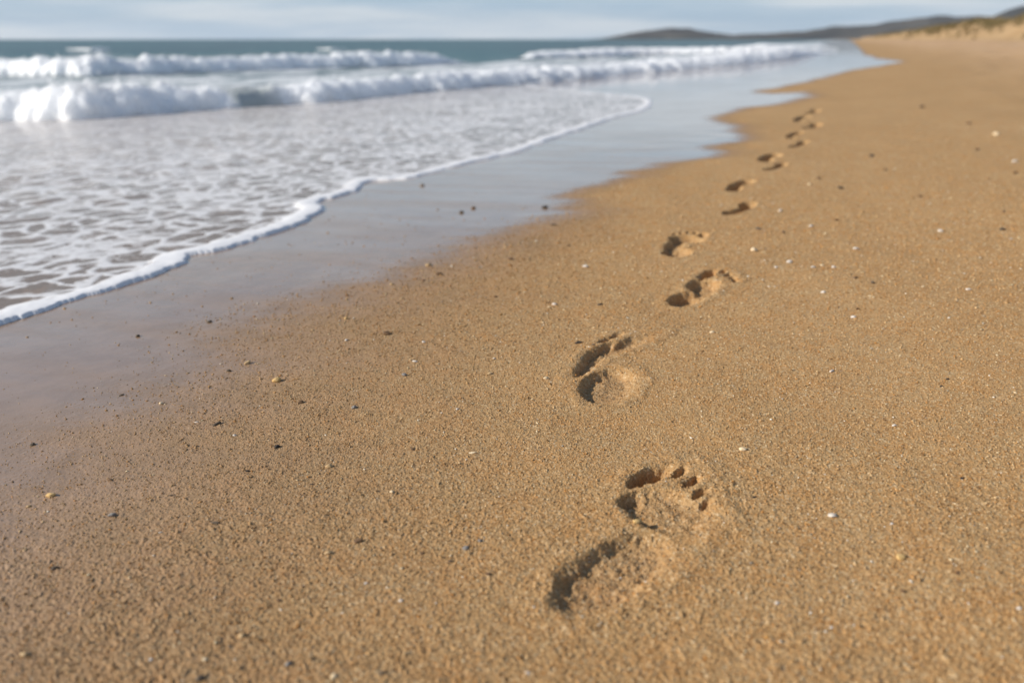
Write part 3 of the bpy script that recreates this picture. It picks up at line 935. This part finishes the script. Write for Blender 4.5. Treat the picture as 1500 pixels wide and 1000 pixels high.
breaker('breaking_wave', BASE_PX,
        [(-160, 142), (0, 138), (60, 132), (130, 126), (200, 124), (260, 121), (318, 122), (340, 128), (400, 127), (480, 118), (600, 111), (700, 104), (780, 100), (850, 98), (930, 92), (1000, 86), (1100, 78), (1160, 72), (1200, 74), (1230, 72)],
        'nearest white breaker tumbling onto the foamy shallows, dark gap in its face', ns=1500, nq=150, gaps=((345, 405),))
breaker('breaking_wave', [p for p in SECOND_PX if p[0] <= 700],
        [(-160, 88), (0, 86), (60, 84), (130, 80), (165, 77), (200, 83), (260, 80), (310, 83), (380, 82), (450, 79), (560, 76), (630, 77), (670, 82), (700, 91)],
        'long white breaker behind the nearest one, below the dark open sea', ns=1200, nq=110, back=2.0, hs=.84)
breaker('breaking_wave', [(770, 86), (830, 84.5), (900, 82.5), (1000, 79), (1100, 75.5), (1160, 73), (1230, 70)],
        [(770, 80), (800, 76), (900, 71), (1000, 70), (1080, 69), (1130, 64), (1160, 66), (1230, 68)],
        'farthest white breaker running in towards the shore below the distant hills', ns=800, nq=80, back=1.6)
breaker('whitecap', [(95, 73), (130, 74.5), (165, 74)], [(95, 72), (130, 71.5), (150, 69.5), (165, 72)],
        'small whitecap on the open sea behind the long breaker, wider of two', ns=160, nq=40, back=2, group='whitecaps on the open sea')
breaker('whitecap', [(462, 73), (485, 73.5), (508, 73)], [(462, 72), (485, 71), (508, 72)],
        'thin pale whitecap on the open sea beyond the middle of the long breaker', ns=120, nq=40, back=2, group='whitecaps on the open sea')

# ------------------------------------------------------------------ dunes, grass and hills
ys = np.concatenate([np.arange(4, 60, .8), np.arange(60, 200, 1.6), np.arange(200, 900, 8)])
xs = np.concatenate([np.arange(8.6, 22, .3), np.arange(22, 90, 3)])
DX, DY = np.meshgrid(xs, ys, indexing='ij')


def dune(X, Y):
    foot = 10.6 + 1.2 * perlin2(Y / 22, Y * 0 + .3, 61) + .6 * perlin2(Y / 7, Y * 0 + 1.3, 62)
    top = 2.1 + .65 * perlin2(X / 14, Y / 24, 63) + .3 * perlin2(X / 5, Y / 9, 64)
    r = sstep(0, 1, (X - foot) / 4.2)
    z = base(X) - .05 + top * r * (.75 + .25 * sstep(12, 18, X)) + .18 * r * perlin2(X / 1.6, Y / 2.4, 65)
    return z


DZ = dune(DX, DY)
M_DUNE = mat_simple('dune_sand', (.36, .235, .12), (.46, .31, .165), .6, .9, .1, .05, 3, 'World')
o = mesh_obj('dune', np.stack([DX, DY, DZ], -1).reshape(-1, 3), quads(len(xs), len(ys)), M_DUNE)
tag(o, kind='structure')
NT_ = 8000
tx = RNG.uniform(11.5, 30, NT_ * 3); tyy = np.exp(RNG.uniform(math.log(18), math.log(520), NT_ * 3))
foot = 10.6 + 1.2 * perlin2(tyy / 22, tyy * 0 + .3, 61)
pr = sstep(1.0, 4.2, tx - foot) * (perlin2(tx / 3, tyy / 5, 66) > -.12) + .10 * (tx > foot + .4) * (perlin2(tx / 2, tyy / 3, 67) > .25)
kk = RNG.random(NT_ * 3) < pr
tx, tyy = tx[kk][:NT_], tyy[kk][:NT_]
tz = dune(tx, tyy)
nb = 9
VB, FB, TB = [], [], []
n = len(tx)
for b in range(nb):
    a = RNG.uniform(0, 2 * np.pi, n); h = RNG.uniform(.25, .62, n); ln = RNG.uniform(.1, .35, n); wdt = RNG.uniform(.012, .03, n) * np.clip(tyy / 60, .7, 2.5)
    ox, oy = RNG.normal(0, .12, n), RNG.normal(0, .12, n)
    bx, by_ = tx + ox, tyy + oy
    dx, dy = np.cos(a), np.sin(a)
    p0 = np.stack([bx - dy * wdt, by_ + dx * wdt, tz - .03], 1); p1 = np.stack([bx + dy * wdt, by_ - dx * wdt, tz - .03], 1)
    p2 = np.stack([bx + dx * ln * .5 + dy * wdt * .7, by_ + dy * ln * .5 - dx * wdt * .7, tz + h * .7], 1)
    p3 = np.stack([bx + dx * ln * .5 - dy * wdt * .7, by_ + dy * ln * .5 + dx * wdt * .7, tz + h * .7], 1)
    p4 = np.stack([bx + dx * ln * 1.1 + dy * .002, by_ + dy * ln * 1.1, tz + h], 1); p5 = np.stack([bx + dx * ln * 1.1 - dy * .002, by_ + dy * ln * 1.1, tz + h], 1)
    k0 = sum(len(v) for v in VB)
    VB.append(np.stack([p0, p1, p2, p3, p4, p5], 1).reshape(-1, 3))
    idx = k0 + np.arange(n)[:, None] * 6
    FB.append(np.concatenate([idx + np.array([[0, 1, 2, 3]]), idx + np.array([[3, 2, 4, 5]])]))
M_GRASS = mat_simple('dune_grass', (.14, .112, .05), (.25, .19, .09), .8, .7, .2, coords='World')
o = mesh_obj('dune_grass', np.vstack(VB), np.vstack(FB), M_GRASS)
tag(o, 'tufts of dry olive marram grass along the dune tops', 'grass', kind='stuff')


def hill(name, prof, dist, depth, seed, mat):
    """a range whose skyline has the photographed heights at its real distance"""
    pr = np.array(prof, float)
    n, m = 220, 36
    px = np.linspace(pr[0, 0], pr[-1, 0], n)
    py = np.interp(px, pr[:, 0], pr[:, 1])
    Vv = []
    for x, y in zip(px, py):
        d = ray(x, y); hd = math.hypot(d[0], d[1])
        ang = d[:2] / hd
        H = EYE + d[2] / hd * dist
        for q in np.linspace(0, 1, m):
            rr = dist - depth * .45 + depth * q
            s = math.sin(math.pi * min(1, q / .9)) if q < .45 else math.cos((q - .45) / .55 * math.pi / 2)
            Vv.append((ang[0] * rr, ang[1] * rr, (H + 1) * max(s, 0) ** .8 - 1.0))
    Vv = np.array(Vv)
    h = np.maximum(Vv[:, 2], 0)
    Vv[:, 2] += h * (.16 * perlin2(Vv[:, 0] / 60, Vv[:, 1] / 60, seed) + .07 * perlin2(Vv[:, 0] / 18, Vv[:, 1] / 18, seed + 1))
    o = mesh_obj(name, Vv, quads(n, m), mat)
    tag(o, kind='structure')


M_HILL = mat_simple('hill_scrub', (.075, .080, .084), (.130, .125, .115), .012, .95, .05, 2.0, .06, 'World')
hill('hill', [(845, 59), (880, 57), (920, 50), (955, 45), (985, 42), (1010, 43), (1040, 48), (1080, 52), (1130, 54), (1180, 56), (1230, 59)], 2300, 700, 101, M_HILL)
hill('hill', [(1000, 59.5), (1040, 56), (1080, 51), (1130, 49), (1180, 47), (1215, 41), (1260, 38), (1310, 32), (1350, 27), (1390, 26), (1440, 27), (1500, 28), (1600, 26), (1750, 30), (1900, 45)], 1700, 600, 103, M_HILL)
hill('hill', [(1430, 40), (1450, 28), (1475, 20), (1500, 15), (1560, 6), (1650, -6), (1800, 0), (1950, 20)], 900, 400, 105, M_HILL)

# ------------------------------------------------------------------ the air
k = NT('haze_air')
pv = k.n('ShaderNodeVolumePrincipled', Color=(.86, .92, 1.0), Density=HAZE, Anisotropy=.2)
k.t.links.new(pv.outputs[0], k.out.inputs[1])
x0, x1, y0, y1, z0, z1 = -7500, 7500, -7500, 7500, -400, 140
hv_ = np.array([(x, y, z) for z in (z0, z1) for x, y in ((x0, y0), (x1, y0), (x1, y1), (x0, y1))], float)
hf_ = np.array([(3, 2, 1, 0), (4, 5, 6, 7), (0, 1, 5, 4), (1, 2, 6, 5), (2, 3, 7, 6), (3, 0, 4, 7)])
tag(mesh_obj('haze', hv_, hf_, k.m, smooth=False), 'thin sea haze in the air over the whole beach', 'haze', kind='stuff')

# ------------------------------------------------------------------ sky, sun, camera
SUN_EL = math.radians(28)
left = -Rh * math.cos(math.radians(13)) - Fh * math.sin(math.radians(13))      # the sun stands over the sea, left of the walker
sdir = np.array([left[0] * math.cos(SUN_EL), left[1] * math.cos(SUN_EL), math.sin(SUN_EL)])
sun = bpy.data.lights.new('sun', 'SUN'); sun.energy = 4.8; sun.angle = math.radians(.55); sun.color = (1.0, .93, .83)
so = bpy.data.objects.new('sun', sun); COL.objects.link(so)
so.rotation_euler = Vector(sdir).to_track_quat('Z', 'Y').to_euler()
so.location = (-5, 0, 10)
w = bpy.data.worlds.new('World'); SC.world = w; w.use_nodes = True
nt = w.node_tree; nt.nodes.clear()
sky = nt.nodes.new('ShaderNodeTexSky'); sky.sky_type = 'NISHITA'; sky.sun_disc = False
sky.sun_elevation = SUN_EL; sky.sun_rotation = math.atan2(sdir[0], sdir[1])
sky.air_density = 1.0; sky.dust_density = .6; sky.ozone_density = 2.0
tc = nt.nodes.new('ShaderNodeTexCoord')
mp = nt.nodes.new('ShaderNodeMapping'); mp.inputs['Scale'].default_value = (2.0, 2.0, 22.0)
nz = nt.nodes.new('ShaderNodeTexNoise'); nz.inputs['Scale'].default_value = 1.6; nz.inputs['Detail'].default_value = 6; nz.inputs['Roughness'].default_value = .55
mr = nt.nodes.new('ShaderNodeMapRange'); mr.interpolation_type = 'SMOOTHSTEP'
mr.inputs[1].default_value = .38; mr.inputs[2].default_value = .68; mr.inputs[3].default_value = .15; mr.inputs[4].default_value = 1.0
mx = nt.nodes.new('ShaderNodeMix'); mx.data_type = 'RGBA'; mx.inputs[7].default_value = (6.4, 6.95, 7.4, 1)
bg = nt.nodes.new('ShaderNodeBackground'); bg.inputs[1].default_value = .10
ow = nt.nodes.new('ShaderNodeOutputWorld')
lk = nt.links.new
lk(tc.outputs['Generated'], mp.inputs[0]); lk(mp.outputs[0], nz.inputs['Vector']); lk(nz.outputs[0], mr.inputs[0])
hs = nt.nodes.new('ShaderNodeSeparateXYZ'); lk(tc.outputs['Generated'], hs.inputs[0])
hz = nt.nodes.new('ShaderNodeMapRange'); hz.interpolation_type = 'SMOOTHSTEP'          # a pale veil thins out overhead
hz.inputs[1].default_value = .0; hz.inputs[2].default_value = .32; hz.inputs[3].default_value = 1.0; hz.inputs[4].default_value = .08
lk(hs.outputs[2], hz.inputs[0])
blue = nt.nodes.new('ShaderNodeMix'); blue.data_type = 'RGBA'; blue.inputs[7].default_value = (3.4, 4.85, 6.4, 1)
hv = nt.nodes.new('ShaderNodeMath'); hv.operation = 'MULTIPLY'; hv.inputs[1].default_value = .9; lk(hz.outputs[0], hv.inputs[0])
lk(hv.outputs[0], blue.inputs[0]); lk(sky.outputs[0], blue.inputs[6])
mm = nt.nodes.new('ShaderNodeMath'); mm.operation = 'MULTIPLY'; lk(mr.outputs[0], mm.inputs[0]); lk(hz.outputs[0], mm.inputs[1])
lk(mm.outputs[0], mx.inputs[0]); lk(blue.outputs[2], mx.inputs[6]); lk(mx.outputs[2], bg.inputs[0]); lk(bg.outputs[0], ow.inputs[0])

cam = bpy.data.cameras.new('camera'); cam.sensor_width = 36; cam.lens = FPX / 1500 * 36
cam.clip_start = .02; cam.clip_end = 20000
cam.dof.use_dof = True; cam.dof.focus_distance = .93; cam.dof.aperture_fstop = 3.5
co = bpy.data.objects.new('camera', cam); COL.objects.link(co); SC.camera = co
rot = Matrix((R3, U3, -F3)).transposed()
co.matrix_world = Matrix.Translation(ORG) @ rot.to_4x4()

SC.view_settings.view_transform = 'Standard'; SC.view_settings.look = 'None'; SC.view_settings.exposure = 0.12; SC.view_settings.gamma = 1
SC.cycles.use_denoising = True
SC.cycles.denoiser = 'OPENIMAGEDENOISE'
SC.cycles.denoising_input_passes = 'RGB_ALBEDO_NORMAL'
SC.cycles.denoising_prefilter = 'ACCURATE'
SC.cycles.use_adaptive_sampling = False
SC.cycles.max_bounces = 6; SC.cycles.transparent_max_bounces = 8
SC.cycles.caustics_reflective = False; SC.cycles.caustics_refractive = False
